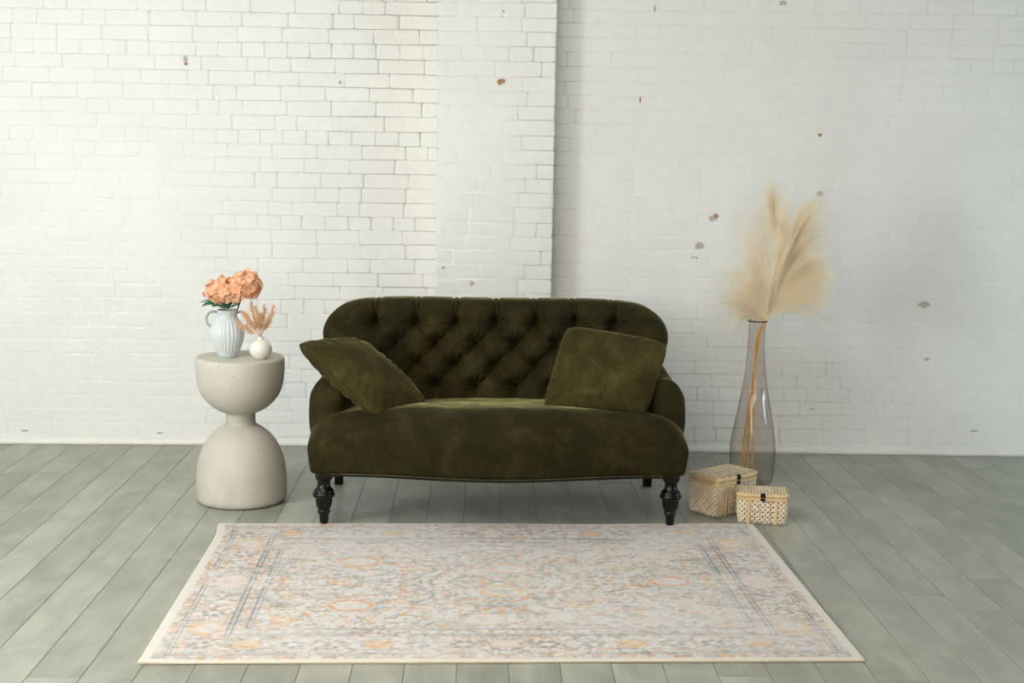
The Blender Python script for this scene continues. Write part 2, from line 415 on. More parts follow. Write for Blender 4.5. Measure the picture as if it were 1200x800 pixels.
mb = MB(); mb.box((.2, YB - .2, 0), (XR, YB, ZC)); mb.box((XL - .3, YB - .2, 0), (-2.3, YB, ZC)); mb.box((-2.3, YB - .2, 0), (.2, YB, 1.2)); struct(mb.build('wall_rear_baffle', M_farwall, smooth=False))  # unseen rear wall, added and part-opened to limit light from behind
for n, (xw, a, b, lo, hi) in enumerate([(XL - .12, -.7, .5, z1, z2), (XL - .12, 2.12, 2.98, z1, z2), (XR + .06, 3.1, 4.1, .5, 1.7)], 1):
    mb = MB(); t = .05
    mb.box((xw, a, lo), (xw + .05, a + t, hi)); mb.box((xw, b - t, lo), (xw + .05, b, hi))
    mb.box((xw, a + t, lo), (xw + .05, b - t, lo + t)); mb.box((xw, a + t, hi - t), (xw + .05, b - t, hi))
    mb.box((xw, a + t, (lo + hi) / 2 - .02), (xw + .05, b - t, (lo + hi) / 2 + .02))
    struct(mb.build('window_%d' % n, M_trim, smooth=False))

def baseboard(name, xa, ya, xb, yb, h=.034, d=.020):
    mb = MB(); L = math.hypot(xb - xa, yb - ya); ux, uy = (xb - xa) / L, (yb - ya) / L; nx, ny = uy, -ux
    prof = [(0, 0), (d, 0), (d, h * .35), (d * .85, h * .65), (d * .5, h * .9), (.002, h), (0, h)]
    n = 60; V = []
    for i in range(n + 1):
        s = L * i / n; w_ = .0012 * math.sin(s * 5.3 + xa) + .0008 * math.sin(s * 13)
        V += [(xa + ux * s + nx * p, ya + uy * s + ny * p, z + (w_ if z > .02 else 0)) for p, z in prof]
    m = len(prof); F = [(i * m + k, (i + 1) * m + k, (i + 1) * m + k + 1, i * m + k + 1) for i in range(n) for k in range(m - 1)]
    mb.add(V, F); return struct(mb.build(name, M_trim))
baseboard('baseboard_left', XL, 6.325, -.203, 6.388)
baseboard('baseboard_right', .325, 6.338, XR, 6.272)
baseboard('baseboard_pilaster', -.203, 6.210, .325, 6.206)

# ------------------------------------------------------------------ rug
def make_rug():
    W, D = 1.0025, .697; nu, nv = 540, 372
    u = np.linspace(-W, W, nu); v = np.linspace(-D, D, nv); U, V = np.meshgrid(u, v, indexing='ij')
    C = lambda *c: np.array(lin(c))
    cream = C(216, 213, 211); grey = C(156, 154, 156); slate = C(140, 141, 144); orange = C(218, 166, 118); pink = C(222, 204, 195)
    sage = C(166, 176, 170); taupe = C(176, 160, 150); gold = C(222, 178, 112)
    img = np.ones((nu, nv, 3)) * cream
    fine = vnoise(U * 150, V * 230, 1); med = vnoise(U * 60, V * 75, 2); wear = vnoise(U * 5, V * 5, 3) * .5 + vnoise(U * 22, V * 46, 4) * .5
    def put(mask, col, op=1.0):
        nonlocal img
        a = np.clip(mask, 0, 1) * op * np.clip(.30 + 1.15 * wear, 0, 1.2) * (.30 + .95 * fine); a = np.clip(a, 0, 1)[..., None]; img = img * (1 - a) + col * a
    mu = np.abs(U); mv = np.abs(V)
    def warp(seed, amp=.010):
        return mu + amp * (vnoise(U * 15, V * 15, seed) - .5) * 2, mv + amp * (vnoise(U * 15, V * 15, seed + 1) - .5) * 2
    def blob(sx, seed, th, wd=.08):
        wu, wv = warp(seed + 50)
        n = vnoise(wu * sx, wv * sx, seed) * .6 + vnoise(wu * sx * 2.3, wv * sx * 2.3, seed + 1) * .4
        return np.clip((n - th) / wd, 0, 1)
    def vine(sx, seed, wd):
        wu, wv = warp(seed + 50)
        n = vnoise(wu * sx, wv * sx, seed) * .6 + vnoise(wu * sx * 1.9, wv * sx * 1.9, seed + 1) * .4
        return 1 - np.clip(np.abs(n - .5) / wd, 0, 1)
    put(blob(10, 20, .57), sage, .40); put(blob(12, 24, .62), pink, .45)
    put(vine(9, 40, .030), slate, .75); put(vine(14, 44, .030), grey, .8); put(vine(12, 48, .028), taupe, .8)
    put(blob(38, 28, .62), slate, .60); put(blob(46, 32, .63), taupe, .75); put(blob(40, 36, .68), orange, .85)
    put(blob(70, 52, .62), grey, .7); put(blob(64, 56, .68), gold, .7); put(blob(55, 60, .62), cream, .8)
    inner = np.clip(np.minimum((.735 - mu), (.44 - mv)) / .01, 0, 1)
    def ring(cx, cy, rx, ry, col, th=.22, op=1., fill=None, fop=.5):
        dx = U - cx + .006 * (vnoise(U * 40, V * 40, 91) - .5); dy = V - cy + .006 * (vnoise(U * 40, V * 40, 92) - .5); a = np.arctan2(dy, dx); r = np.hypot(dx / rx, dy / ry) * (1 + .05 * np.cos(9 * a))
        put((np.clip(1.35 - r, 0, .2) / .2), cream, .85)
        if fill is not None: put(np.clip((.8 - r) / .3, 0, 1) * (med > .4), fill, fop * 1.6)
        put((1 - np.clip(np.abs(r - 1) / th, 0, 1) ** 2) * (.45 + .9 * (med > .38)), col, op * 1.25)
        put(1 - np.clip(np.abs(r - 1.32) / .07, 0, 1), slate, .55)
        put((1 - np.clip(r / .28, 0, 1)), col, .7)
    def spray(cx, cy, R_, col, seed, k=6):
        for q in range(k):
            a = q * 2 * math.pi / k + seed; px, py = cx + R_ * math.cos(a), cy + R_ * .8 * math.sin(a)
            r = np.hypot((U - px) / (.36 * R_), (V - py) / (.30 * R_)); put(np.clip(1.2 - r, 0, .4) / .4, col, .95)
        r = np.hypot((U - cx) / (.3 * R_), (V - cy) / (.3 * R_)); put(np.clip(1.2 - r, 0, .4) / .4, cream, .9)
    for cx, cy in ((-.462, .222), (-.462, -.235), (.567, 0.0), (.05, .131)): ring(cx, cy, .064, .048, orange, .17, 1.15)
    ring(.013, -.10, .062, .045, gold, .2, .8, sage); ring(.567, .30, .05, .04, pink, .3, .9, pink); ring(-.05, -.36, .05, .04, pink, .3, .8, pink)
    for q, (cx, cy, c_) in enumerate(((-.29, .138, orange), (-.286, -.126, orange), (.41, .131, gold), (.232, .228, orange), (.234, -.23, gold), (.44, .33, pink), (-.64, .32, pink), (-.65, -.37, gold), (.25, -.02, pink), (.43, .13, sage),
                       (-.64, -.02, pink), (0, .33, taupe), (-.1, .02, sage), (-.24, -.107, sage), (.057, -.42, pink), (-.15, .27, sage), (.6, -.25, pink), (.37, -.33, sage), (.44, -.06, orange), (.14, -.14, taupe), (.14, .06, taupe), (-.12, -.2, orange))):
        spray(cx, cy, .032, c_, q * .7, 5 + q % 3)
    # border field: cream with rosettes
    for sx in (-1, 1):
        for cy in (-.43, 0, .43): ring(sx * .862, cy, .044, .050, gold if cy else pink, .25, .8, pink)
        for cy in (-.30, -.13, .13, .30): spray(sx * .865, cy, .030, slate if abs(cy) > .2 else taupe, cy, 6)
    for sy in (-1, 1):
        for cx in (-.73, -.365, 0, .365, .73):
            r = np.hypot((U - cx) / .034, (V - sy * .57) / .030); put(np.clip(1.25 - r, 0, .3) / .3, gold if cx else pink, .75); put(1 - np.clip(np.abs(r - 1.35) / .12, 0, 1), slate, .7); put(1 - np.clip(r / .4, 0, 1), cream, .7)
        for cx in (-.86, -.60, -.48, -.25, -.12, .12, .25, .48, .60, .86): spray(cx, sy * .57, .028, sage if int(abs(cx) * 100) % 2 else slate, cx, 6)
    # dark guard stripes
    brk = np.clip((vnoise(U * 3.5, V * 6, 9) * .5 + vnoise(U * 20, V * 30, 10) * .5 - .22) / .25, 0, 1)
    for x_, w_, c_, op in ((.945, .0035, slate, .9), (.932, .003, grey, .9), (.803, .0045, slate, 1.), (.789, .004, slate, 1.), (.750, .0045, slate, .95), (.737, .003, grey, .8)):
        lim = .64 if x_ > .9 else (.50 if x_ > .77 else .44)
        put((1 - np.clip(np.abs(mu - x_) / w_ / 1.35, 0, 1)) * (mv < lim) * brk, c_, op * 1.7)
        zz = x_ - .30 if x_ > .9 else x_ - .302
        put((1 - np.clip(np.abs(mv - zz) / w_ / 1.7, 0, 1)) * (mu < x_) * brk, c_, op * 1.1)
    for x_ in (.962, .7685, .912, .822):
        n = np.clip(np.sin(V * 2 * math.pi / .046 + x_ * 9) - .3, 0, 1) * (1 - np.clip(np.abs(mu - x_ - .006 * np.sin(V * 140)) / .010, 0, 1)) * (mv < .65)
        put(n * 2, orange if int(x_ * 1000) % 2 == 0 else taupe, 1.)
    for y_ in (.657, .467):
        n = np.clip(np.sin(U * 2 * math.pi / .050) - .3, 0, 1) * (1 - np.clip(np.abs(mv - y_) / .010, 0, 1)) * (mu < .95)
        put(n * 2, orange if y_ > .5 else taupe, 1.)
    # whiter worn patches and plain outer margin
    wp = np.clip((vnoise(U * 3 + 5, V * 4, 77) * .6 + vnoise(U * 40, V * 60, 78) * .4 - .5) / .3, 0, 1)[..., None]
    img = img * (1 - .45 * wp) + cream * .45 * wp
    mg = np.clip((mu - .972) / .006, 0, 1)[..., None]; img = img * (1 - mg) + C(219, 214, 208) * mg
    mg = np.clip((mv - .678) / .005, 0, 1)[..., None]; img = img * (1 - mg) + C(222, 214, 202) * mg
    img = img * (0.96 + .08 * fine[..., None])
    # slab shape
    X = U + .010 * np.exp(-((V - .697) / .10) ** 2) * (U < 0) * (mu / W) * -1.6 + .006 * np.sin(V * 2.2) * (U < 0) * mu
    Y = V + .004 * np.sin(U * 9 + 1) * (V > 0) * mv + .0025 * np.sin(U * 6) * (V < 0) * mv
    Z = .0085 + .0012 * np.sin(U * 6 + V * 4) + .004 * np.exp(-((U + W) / .07) ** 2 - ((V + D) / .05) ** 2)
    n = nu * nv; id_ = np.arange(n).reshape(nu, nv)
    verts = np.stack([X, Y, Z], -1).reshape(-1, 3)
    q = np.stack([id_[:-1, :-1], id_[1:, :-1], id_[1:, 1:], id_[:-1, 1:]], -1).reshape(-1, 4)
    me = bpy.data.meshes.new('rug')
    ring_ = list(id_[:, 0]) + list(id_[-1, 1:]) + list(id_[-2::-1, -1]) + list(id_[0, -2:0:-1])
    low = verts[ring_].copy(); low[:, 2] = .0005
    bul = verts[ring_].copy(); sgn = np.sign(bul[:, :2]) * (np.abs(np.stack([bul[:, 0] / W, bul[:, 1] / D], -1)) > .985); bul[:, :2] += sgn * .003; bul[:, 2] = bul[:, 2] * .55
    allv = np.vstack([verts, bul, low]); m = len(ring_)
    F = q.tolist()
    for i in range(m):
        j = (i + 1) % m
        F.append([ring_[i], n + i, n + j, ring_[j]][::1]); F.append([n + i, n + m + i, n + m + j, n + j])
    me.from_pydata(allv.tolist(), [], F)
    ca = me.color_attributes.new('Pattern', 'FLOAT_COLOR', 'POINT')
    colr = np.ones((len(allv), 4)); colr[:n, :3] = img.reshape(-1, 3); colr[n:, :3] = lin((206, 194, 172)); ca.data.foreach_set('color', colr.reshape(-1))
    me.materials.append(M_rug); me.polygons.foreach_set('use_smooth', [True] * len(me.polygons)); me.update()
    o = bpy.data.objects.new('rug', me); COL.objects.link(o); o.location = (.068, 4.312, 0); o.rotation_euler = (0, 0, R(1.7))
    tag(o, 'faded cream rug with orange and grey floral pattern on the plank floor', 'rug')
make_rug()

# ------------------------------------------------------------------ sofa
def make_sofa():
    root = empty('sofa', (.072, 5.30, 0), 'olive green velvet loveseat with tufted back and turned black legs', 'sofa', rz=R(.9))
    # seat
    V, F = rbox((.703, .325, .125), np.array([.095, .150, .115]), (110, 50, 30), (.024, .022, .016))
    x, y, z = V.T.copy()
    cy, cz = -.015, .328
    fr = np.clip((-y + .1) / .42, 0, 1)                      # 1 at the front
    bow = .080 * (.5 + .5 * np.cos(np.pi * np.clip(np.abs(x) / .60, 0, 1)))
    top = np.clip((z + .02) / .14, 0, 1)
    y2 = y - bow * fr
    z2 = z + top * (-.008 - .048 * np.abs(x / .7) ** 3 - .044 * sstep(-.22, .30, y)) - .010 * np.clip(-z / .12, 0, 1) * 0
    x2 = x * (1 + .012 * np.sin(np.clip((z + .125) / .25, 0, 1) * np.pi)) * (1 - .004 * np.clip(-z / .125, 0, 1))
    y2 = y2 - .012 * np.sin(np.clip((z + .125) / .25, 0, 1) * np.pi) * fr
    z2 += top * .004 * (vnoise(x * 6 + 9, y * 6 + 9, 5) - .5)
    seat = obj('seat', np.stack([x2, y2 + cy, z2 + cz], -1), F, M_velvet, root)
    # piping along the lower front edge
    mb = MB(); pts = []
    for i in range(81):
        xx = -.675 + 1.35 * i / 80
        b = .080 * (.5 + .5 * math.cos(math.pi * min(abs(xx) / .60, 1)))
        pts.append((xx, -.345 - b + (.02 if abs(xx) > .66 else 0), .2035))
    mb.tube(pts, .0045, 8); mb.build('welt_cord', M_button, root)
    # back with buttons
    half = [(0, .789), (.20, .790), (.38, .791), (.49, .788), (.57, .781), (.632, .763), (.684, .722), (.708, .67), (.704, .62), (.676, .56), (.645, .50), (.63, .42), (.62, .34), (.55, .30), (.3, .30), (0, .30)]
    hp = smooth_prof(half, 12)
    full = hp + [(-a, b) for a, b in hp[-2:0:-1]]
    full = np.array(full); seg = np.linalg.norm(np.roll(full, -1, 0) - full, axis=1); cum = np.concatenate([[0], np.cumsum(seg)])
    NB = 520
    tt = np.linspace(0, cum[-1], NB, endpoint=False); fx = np.interp(tt, cum, np.append(full[:, 0], full[0, 0])); fz = np.interp(tt, cum, np.append(full[:, 1], full[0, 1]))
    bd = np.stack([fx, fz], -1); cen = np.array([0, .52])
    # front sheet: scan lines in x,z clipped to the outline by radial blend -> regular grid mapped per column
    nx_, nz_ = 400, 150
    uu = np.sin(np.linspace(-1, 1, nx_) * np.pi / 2 * .985) / np.sin(np.pi / 2 * .985) * .4 + np.linspace(-1, 1, nx_) * .6
    upper = np.array(hp); upx = upper[:, 0]; imax = int(np.argmax(upx)); xmax = upx[imax]
    tx = upper[:imax + 1, 0]; tz = upper[:imax + 1, 1]
    bx = upper[imax:, 0][::-1]; bz = upper[imax:, 1][::-1]
    X = np.repeat((uu * xmax * .9995)[:, None], nz_, 1); ax = np.abs(X[:, 0])
    zt = np.interp(ax, tx, tz); zb_ = np.interp(ax, bx, bz)
    w_ = np.sin(np.linspace(-1, 1, nz_) * np.pi / 2) * .35 + np.linspace(-1, 1, nz_) * .65
    Z = (zt + zb_)[:, None] / 2 + (zt - zb_)[:, None] / 2 * w_[None, :]
    # distance to outline
    pts = np.stack([X.ravel(), Z.ravel()], -1); dist = np.full(len(pts), 9.)
    for i in range(NB):
        a = bd[i]; b = bd[(i + 1) % NB]; ab = b - a; t = np.clip(((pts - a) @ ab) / (ab @ ab), 0, 1)
        dist = np.minimum(dist, np.linalg.norm(pts - a - t[:, None] * ab, axis=1))
    dist = dist.reshape(X.shape)
    rows = [(.697, [-.492 + .164 * k for k in range(7)]), (.612, [-.41 + .164 * k for k in range(6)]), (.530, [-.492 + .164 * k for k in range(7)]), (.447, [-.41 + .164 * k for k in range(6)])]
    btn = [(bx_, rz_) for rz_, xs in rows for bx_ in xs]
    WX = X + .006 * (vnoise(X * 22 + 40, Z * 22 + 40, 31) - .5); WZ = Z + .006 * (vnoise(X * 22 + 40, Z * 22 + 40, 32) - .5)
    def segd(a, b):
        a = np.array(a); b = np.array(b); ab = b - a; px = WX - a[0]; pz = WZ - a[1]
        t = np.clip((px * ab[0] + pz * ab[1]) / (ab @ ab), 0, 1); return np.hypot(px - t * ab[0], pz - t * ab[1]), t
    H = np.zeros_like(X); dmin = np.full_like(X, 9.)
    for b in btn:
        d = np.hypot(X - b[0], Z - b[1]); dmin = np.minimum(dmin, d)
        a = np.arctan2(Z - b[1], X - b[0])
        H += .0060 * np.exp(-((d - .030) / .022) ** 2) * np.cos(15 * a + b[0] * 40 + 2 * np.sin(3 * a))   # gathers
    H -= .046 * np.exp(-dmin / .021) + .024 * np.exp(-(dmin / .040) ** 2)
    cre = np.zeros_like(X); dl = np.full_like(X, 9.)
    for (z_a, xa_), (z_b, xb_) in zip(rows[:-1], rows[1:]):
        for p in xa_:
            for q in xb_:
                if abs(p - q) < .1:
                    d, t = segd((p, z_a), (q, z_b)); dl = np.minimum(dl, d); cre = np.maximum(cre, .0085 * np.exp(-(d / .0060)) * (1 - .55 * np.sin(t * np.pi)))
    for p in rows[0][1]:
        for dx_ in (-.010, .010):
            d, t = segd((p, .697), (p + dx_ * 1.7, .83)); dl = np.minimum(dl, d + .012); cre = np.maximum(cre, .019 * np.exp(-(d / .0052)) * (1 - .3 * t))
    for p in rows[3][1]:
        d, t = segd((p, .447), (p, .35)); cre = np.maximum(cre, .011 * np.exp(-(d / .006)))
    for s in (-1, 1):
        d, t = segd((s * .492, .697), (s * .66, .62)); cre = np.maximum(cre, .010 * np.exp(-(d / .007)) * (1 - t))
        d, t = segd((s * .492, .530), (s * .60, .50)); cre = np.maximum(cre, .010 * np.exp(-(d / .007)) * (1 - t))
    dl = ndl = np.minimum(dl, .08); H -= cre; H += .030 * (1 - np.exp(-(dl / .030) ** 1.3)) * np.clip((.80 - Z) / .06, .3, 1) - .012
    Rr = .085
    e = np.clip(1 - dist / Rr, 0, 1); edge = Rr * (1 - np.sqrt(np.clip(1 - e ** 2, 0, 1)))
    fade = np.clip(dist / .03, .15, 1)
    Y = .135 + .42 * (Z - .40) - H * fade * .95 + edge - .060 * (np.abs(X) / .70) ** 4 - .035 * np.exp(-((.5 * (zt[:, None]) + .36 - Z) / .12) ** 2) * 0
    # notches in the top silhouette
    Zs = Z - cre * .6 * np.exp(-(dist / .03) ** 2) * (Z > .7)
    n = nx_ * nz_; idd = np.arange(n).reshape(nx_, nz_)
    Vf = np.stack([X, Y, Zs], -1).reshape(-1, 3); F = np.stack([idd[:-1, :-1], idd[1:, :-1], idd[1:, 1:], idd[:-1, 1:]], -1).reshape(-1, 4).tolist()
    rg = list(idd[:, 0]) + list(idd[-1, 1:]) + list(idd[-2::-1, -1]) + list(idd[0, -2:0:-1]); m = len(rg)
    allv = [Vf]; base = n; prev = rg
    c2 = np.array([0, 0.55])
    for k, (dy, s_) in enumerate(((.045, .998), (.075, .985), (.09, .95))):
        r2 = Vf[rg].copy(); r2[:, 1] = .135 + .42 * (r2[:, 2] - .40) + Rr - .060 * (np.abs(r2[:, 0]) / .70) ** 4 + dy
        r2[:, 0] *= s_; r2[:, 2] = .55 + (r2[:, 2] - .55) * s_
        allv.append(r2); cur = list(range(base, base + m)); base += m
        for i in range(m): F.append([prev[i], cur[i], cur[(i + 1) % m], prev[(i + 1) % m]])
        prev = cur
    # rear panel
    r2 = allv[-1].mean(0); allv.append(r2[None, :]); 
    for i in range(m): F.append([prev[i], base, prev[(i + 1) % m]])
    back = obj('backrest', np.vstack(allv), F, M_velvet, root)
    for b in btn:
        j = (np.abs(X - b[0]) + np.abs(Z - b[1])).argmin(); y_ = Y.ravel()[j]
        mb = MB(); V2, F2 = rbox((.0085, .004, .0085), .004, (4, 4, 4)); mb.add(V2 + np.array([b[0], y_ - .004, b[1]]), F2); mb.build('button', M_button, back)
    # arms
    for s in (-1, 1):
        V, F = rbox((.072, .275, .172), np.array([.069, .072, .085]), (20, 44, 30)); x, y, z = V.T.copy()
        yy = sstep(-.20, .22, y); up = np.clip((z + .10) / .27, 0, 1)
        z2 = z + up * .105 * yy
        x2 = x + .018 * np.sin(np.clip((z + .17) / .30, 0, 1) * np.pi) - .055 * yy * np.clip(z / .17, 0, 1) - .02 * np.clip(-z / .17, 0, 1) + .006 * (1 - yy)
        # rolled scroll at the front
        x2 += .010 * np.exp(-((y + .22) / .06) ** 2) * np.clip(z / .1, 0, 1)
        y2 = y + .03 * np.clip(z / .17, 0, 1) * (1 - sstep(-.27, .05, y))
        wr = .0028 * np.sin(y * 95 + z * 18) * np.exp(-((z - .10) / .07) ** 2) * np.exp(-((y + .05) / .13) ** 2)
        x2 += wr; z2 += wr
        P = np.stack([s * (x2 + .627), y2 + .055, z2 + .368], -1)
        if s < 0: F = [f[::-1] for f in F]
        obj('armrest', P, F, M_velvet, root)
    # front legs
    pr = [(0.000, 0.0), (.0095, 0.0), (.0105, .004), (.0105, .010), (.0155, .011), (.0165, .016), (.0175, .030), (.019, .046), (.0235, .050), (.0245, .055), (.0235, .060), (.0215, .063), (.0265, .070), (.0305, .082), (.0325, .098),
          (.0325, .106), (.0335, .110), (.040, .113), (.0425, .118), (.0425, .124), (.040, .129), (.037, .131), (.0385, .134), (.036, .139), (.030, .144), (.0255, .152), (.0235, .163), (.0235, .170), (.0265, .173), (.0265, .177), (.031, .180), (.0335, .186), (.0335, .215)]
    pr = [(r * .98, z) for r, z in pr]
    for s in (-1, 1):
        mb = MB(); mb.lathe(pr[3:], 36); mb.v = [(vx + s * .652, vy - .298, vz) for vx, vy, vz in mb.v]
        lg = mb.build('leg', M_legwood, root)
        mb = MB(); mb.lathe([(.0095, 0), (.0115, .002), (.0115, .010), (.009, .0112)], 24); mb.v = [(vx + s * .652, vy - .298, vz) for vx, vy, vz in mb.v]
        mb.build('foot_cap', M_brass, lg)
    for s in (-1, 1):
        mb = MB(); a, b = .0175, .0215
        xs = s * .652; y0, y1 = .345, .318
        mb.add([(xs - a, y0 - a, 0), (xs + a, y0 - a, 0), (xs + a, y0 + a, 0), (xs - a, y0 + a, 0), (xs - b, y1 - b, .22), (xs + b, y1 - b, .22), (xs + b, y1 + b, .22), (xs - b, y1 + b, .22)],
               [(0, 3, 2, 1), (4, 5, 6, 7), (0, 1, 5, 4), (1, 2, 6, 5), (2, 3, 7, 6), (3, 0, 4, 7)])
        mb.build('leg', M_legwood, root, smooth=False)
make_sofa()

def cushion(name, corners, T, label, seed, bias=0.0):
    c = [Vector(p) for p in corners]; o_ = sum(c, Vector()) / 4     # TL, TR, BR, BL
    n = ((c[1] - c[3]).cross(c[2] - c[0])).normalized()
    if n.y > 0: n = -n
    N = 56; V = []; F = []; lay = []
    us = [math.sin(math.pi / 2 * (2 * i / N - 1)) * .45 + (2 * i / N - 1) * .55 for i in range(N + 1)]
    for side in (1, -1):
        ids = []
        for i, u in enumerate(us):
            for j, v in enumerate(us):
                edge = i in (0, N) or j in (0, N)
                if side == -1 and edge: ids.append(lay[i * (N + 1) + j]); continue
                kc = 1 - .075 * abs(u * v) ** 5; pu = u * kc * (1 - .018 * (1 - v * v)); pv = v * kc * (1 - .018 * (1 - u * u))
                a, b = (pu + 1) / 2, (pv + 1) / 2
                p = (c[3] * (1 - a) + c[2] * a) * (1 - b) + (c[0] * (1 - a) + c[1] * a) * b
                f = max(0, (1 - u * u) * (1 - v * v)); h = T * (f ** .42)
                rr = math.hypot(u, v); ang = math.atan2(v, u)
                e = max(abs(u), abs(v))
                h += .0055 * math.sin(ang * 26 + seed + 2 * math.sin(ang * 5)) * math.exp(-((e - .86) / .13) ** 2) * (f ** .25)
                h += .006 * float(vnoise(np.array(u * 3 + 20 + seed), np.array(v * 3 + 20.0), seed) - .5) * (f ** .5)
                ids.append(len(V)); V.append(p + n * side * h * (1 + bias * side) - o_)
        if side == 1: lay = ids
        for i in range(N):
            for j in range(N):
                q = (ids[i * (N + 1) + j], ids[(i + 1) * (N + 1) + j], ids[(i + 1) * (N + 1) + j + 1], ids[i * (N + 1) + j + 1])
                F.append(q if side == 1 else q[::-1])
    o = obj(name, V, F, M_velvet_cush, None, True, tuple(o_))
    ring = [lay[i * (N + 1)] for i in range(N)] + [lay[N * (N + 1) + j] for j in range(N)] + [lay[i * (N + 1) + N] for i in range(N, 0, -1)] + [lay[j] for j in range(N, 0, -1)]
    mb = MB(); mb.tube([V[i] for i in ring], .0032, 6, closed=True); mb.build('piping', M_velvet_cush, o)
    return tag(o, label, 'cushion')
cushion('throw_pillow', [(-.700, 5.12, .672), (-.482, 5.42, .645), (-.196, 5.30, .410), (-.374, 5.02, .406)], .072,
        'olive velvet throw pillow slumped diagonally over the left arm of the sofa', 3)
cushion('throw_pillow', [(.340, 5.37, .720), (.742, 5.27, .668), (.634, 5.06, .424), (.240, 5.16, .422)], .074,
        'square olive velvet throw pillow leaning against the tufted back beside the right arm', 11)

# ------------------------------------------------------------------ side table and what stands on it
TX, TY, TZ = -.945, 5.352, .582
prof = [(0, 0), (.150, 0), (.166, .004), (.1755, .014), (.1775, .03), (.179, .06), (.178, .10), (.174, .14), (.167, .175), (.155, .21), (.138, .243), (.115, .272), (.090, .293), (.070, .305), (.0605, .313), (.058, .320),
        (.0575, .335), (.0575, .350), (.059, .357), (.067, .360), (.085, .368), (.110, .384), (.133, .405), (.151, .430), (.163, .458), (.170, .490), (.1735, .530), (.174, .570), (.172, .578), (.168, .5815), (.160, .582), (0, .582)]
mb = MB(); mb.lathe(prof[1:-1], 96)
tb = mb.build('side_table', M_concrete, loc=(TX, TY, 0)); tag(tb, 'hourglass shaped pale concrete side table standing left of the sofa', 'side table')

vx, vy = -.990, 5.335
root = empty('ribbed_vase', (vx, vy, TZ), 'pale blue grey ribbed vase with two loop handles on the concrete table', 'vase')
vp = smooth_prof([(.030, 0), (.036, .004), (.046, .025), (.058, .055), (.0655, .088), (.0645, .112), (.056, .134), (.044, .150), (.0385, .162), (.0385, .178), (.040, .187)], 6)
def rib(r, z, a):
    ph = 1.1 * math.sin(z * 22) + .6 * math.sin(z * 47 + 1)
    w_ = math.cos(a * 27 + ph + 1.1 * math.sin(3 * a)); return r - .0024 * max(0, w_) ** 1.5
mb = MB(); mb.lathe([(0.001, .0)] + vp + [(.0365, .187), (.035, .17), (.041, .145), (.055, .11), (.05, .04), (.02, .012), (.001, .012)], 270, fn=lambda r, z, a: rib(r, z, a) if r > .028 else r, cap=(False, False))
mb.build('body', M_ribvase, root)
for s in (-1, 1):
    pts = []
    for i in range(23):
        t = i / 22; a = math.pi * (.60 - 1.25 * t)
        pts.append((s * (.052 + .030 * math.cos(a)), 0, .148 + .031 * math.sin(a)))
    pts = [(s * .036, 0, .176)] + pts + [(s * .052, 0, .121)]
    mb = MB(); mb.tube(pts, .0054, 10); mb.build('handle', M_handle, root)

def floret(mb, p, n, size, rn):
    n = n.normalized(); t = n.cross(Vector((rn.uniform(-1, 1), rn.uniform(-1, 1), rn.uniform(-1, 1)))).normalized(); b = n.cross(t)
    for k in range(4):
        a = k * math.pi / 2 + rn.uniform(-.15, .15); d = t * math.cos(a) + b * math.sin(a); e = n.cross(d)
        L = size * rn.uniform(.85, 1.1); wd = L * .48; lift = rn.uniform(.0, .6)
        V = []; F = []
        for i, (q, w_) in enumerate(((.05, .18), (.3, .75), (.6, 1.0), (.85, .8), (1.0, .35))):
            up = n * (L * (lift * q + .18 * math.sin(q * math.pi)))
            for sgn, cu in ((-1, .16), (0, 0), (1, .16)):
                V.append(p + d * (L * q) + e * (sgn * wd * w_) + up + n * (cu * L * w_ * .6 + rn.uniform(-.0008, .0008)))
        for i in range(4):
            for j in range(2): F.append((i * 3 + j, i * 3 + j + 1, i * 3 + j + 4, i * 3 + j + 3))
        mb.add(V, F)
    mb.add([p + n * .001 + t * .0025, p + n * .001 + b * .0025, p + n * .001 - t * .0025, p + n * .001 - b * .0025, p + n * .004], [(0, 1, 4), (1, 2, 4), (2, 3, 4), (3, 0, 4)])
def hydrangea(c, rad, base, label, seed, n=46):
    rn = random.Random(seed); c = Vector(c); base = Vector(base)
    root = empty('hydrangea', tuple(base), label, 'flower', 'peach hydrangeas in the ribbed vase')
    mb = MB()
    for i in range(n):
        z = 1 - 2 * (i + .5) / n * .86; ph = i * 2.39996 + seed; q = math.sqrt(max(0, 1 - z * z)); d = Vector((q * math.cos(ph), q * math.sin(ph), z))
        floret(mb, c + Vector((d.x * rad[0], d.y * rad[1], d.z * rad[2])) * rn.uniform(.66, 1.0) - base, (d + Vector((rn.uniform(-.6, .6), rn.uniform(-.6, .6), rn.uniform(-.5, .5)))), .0235, rn)
    # inner mass behind the petals, coloured as the shade between them
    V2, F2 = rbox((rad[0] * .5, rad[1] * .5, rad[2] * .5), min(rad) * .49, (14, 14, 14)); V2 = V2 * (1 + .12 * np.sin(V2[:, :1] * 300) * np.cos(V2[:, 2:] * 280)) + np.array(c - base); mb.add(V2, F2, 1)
    mb.build('bloom', [M_petal, M_coreshade], root)
    mb = MB(); k = c - base; mb.tube([(0, 0, 0), (k.x * .3, k.y * .3, k.z * .5), tuple(k)], .0028, 7); mb.build('stem', M_stemgreen, root)
    return root
def leaf(mb, p, d, up, L, wd):
    d = Vector(d).normalized(); up = Vector(up).normalized(); e = d.cross(up).normalized(); V = []; F = []; N = 8
    for i in range(N + 1):
        t = i / N; w_ = wd * math.sin(math.pi * min(1, t * .96 + .04)) ** .8; c_ = Vector(p) + d * L * t + up * (L * .25 * t - L * .45 * t * t)
        V += [c_ - e * w_ + up * w_ * .3, c_, c_ + e * w_ + up * w_ * .3]
    for i in range(N):
        for j in range(2): F.append((i * 3 + j, i * 3 + j + 1, i * 3 + j + 4, i * 3 + j + 3))
    mb.add(V, F)
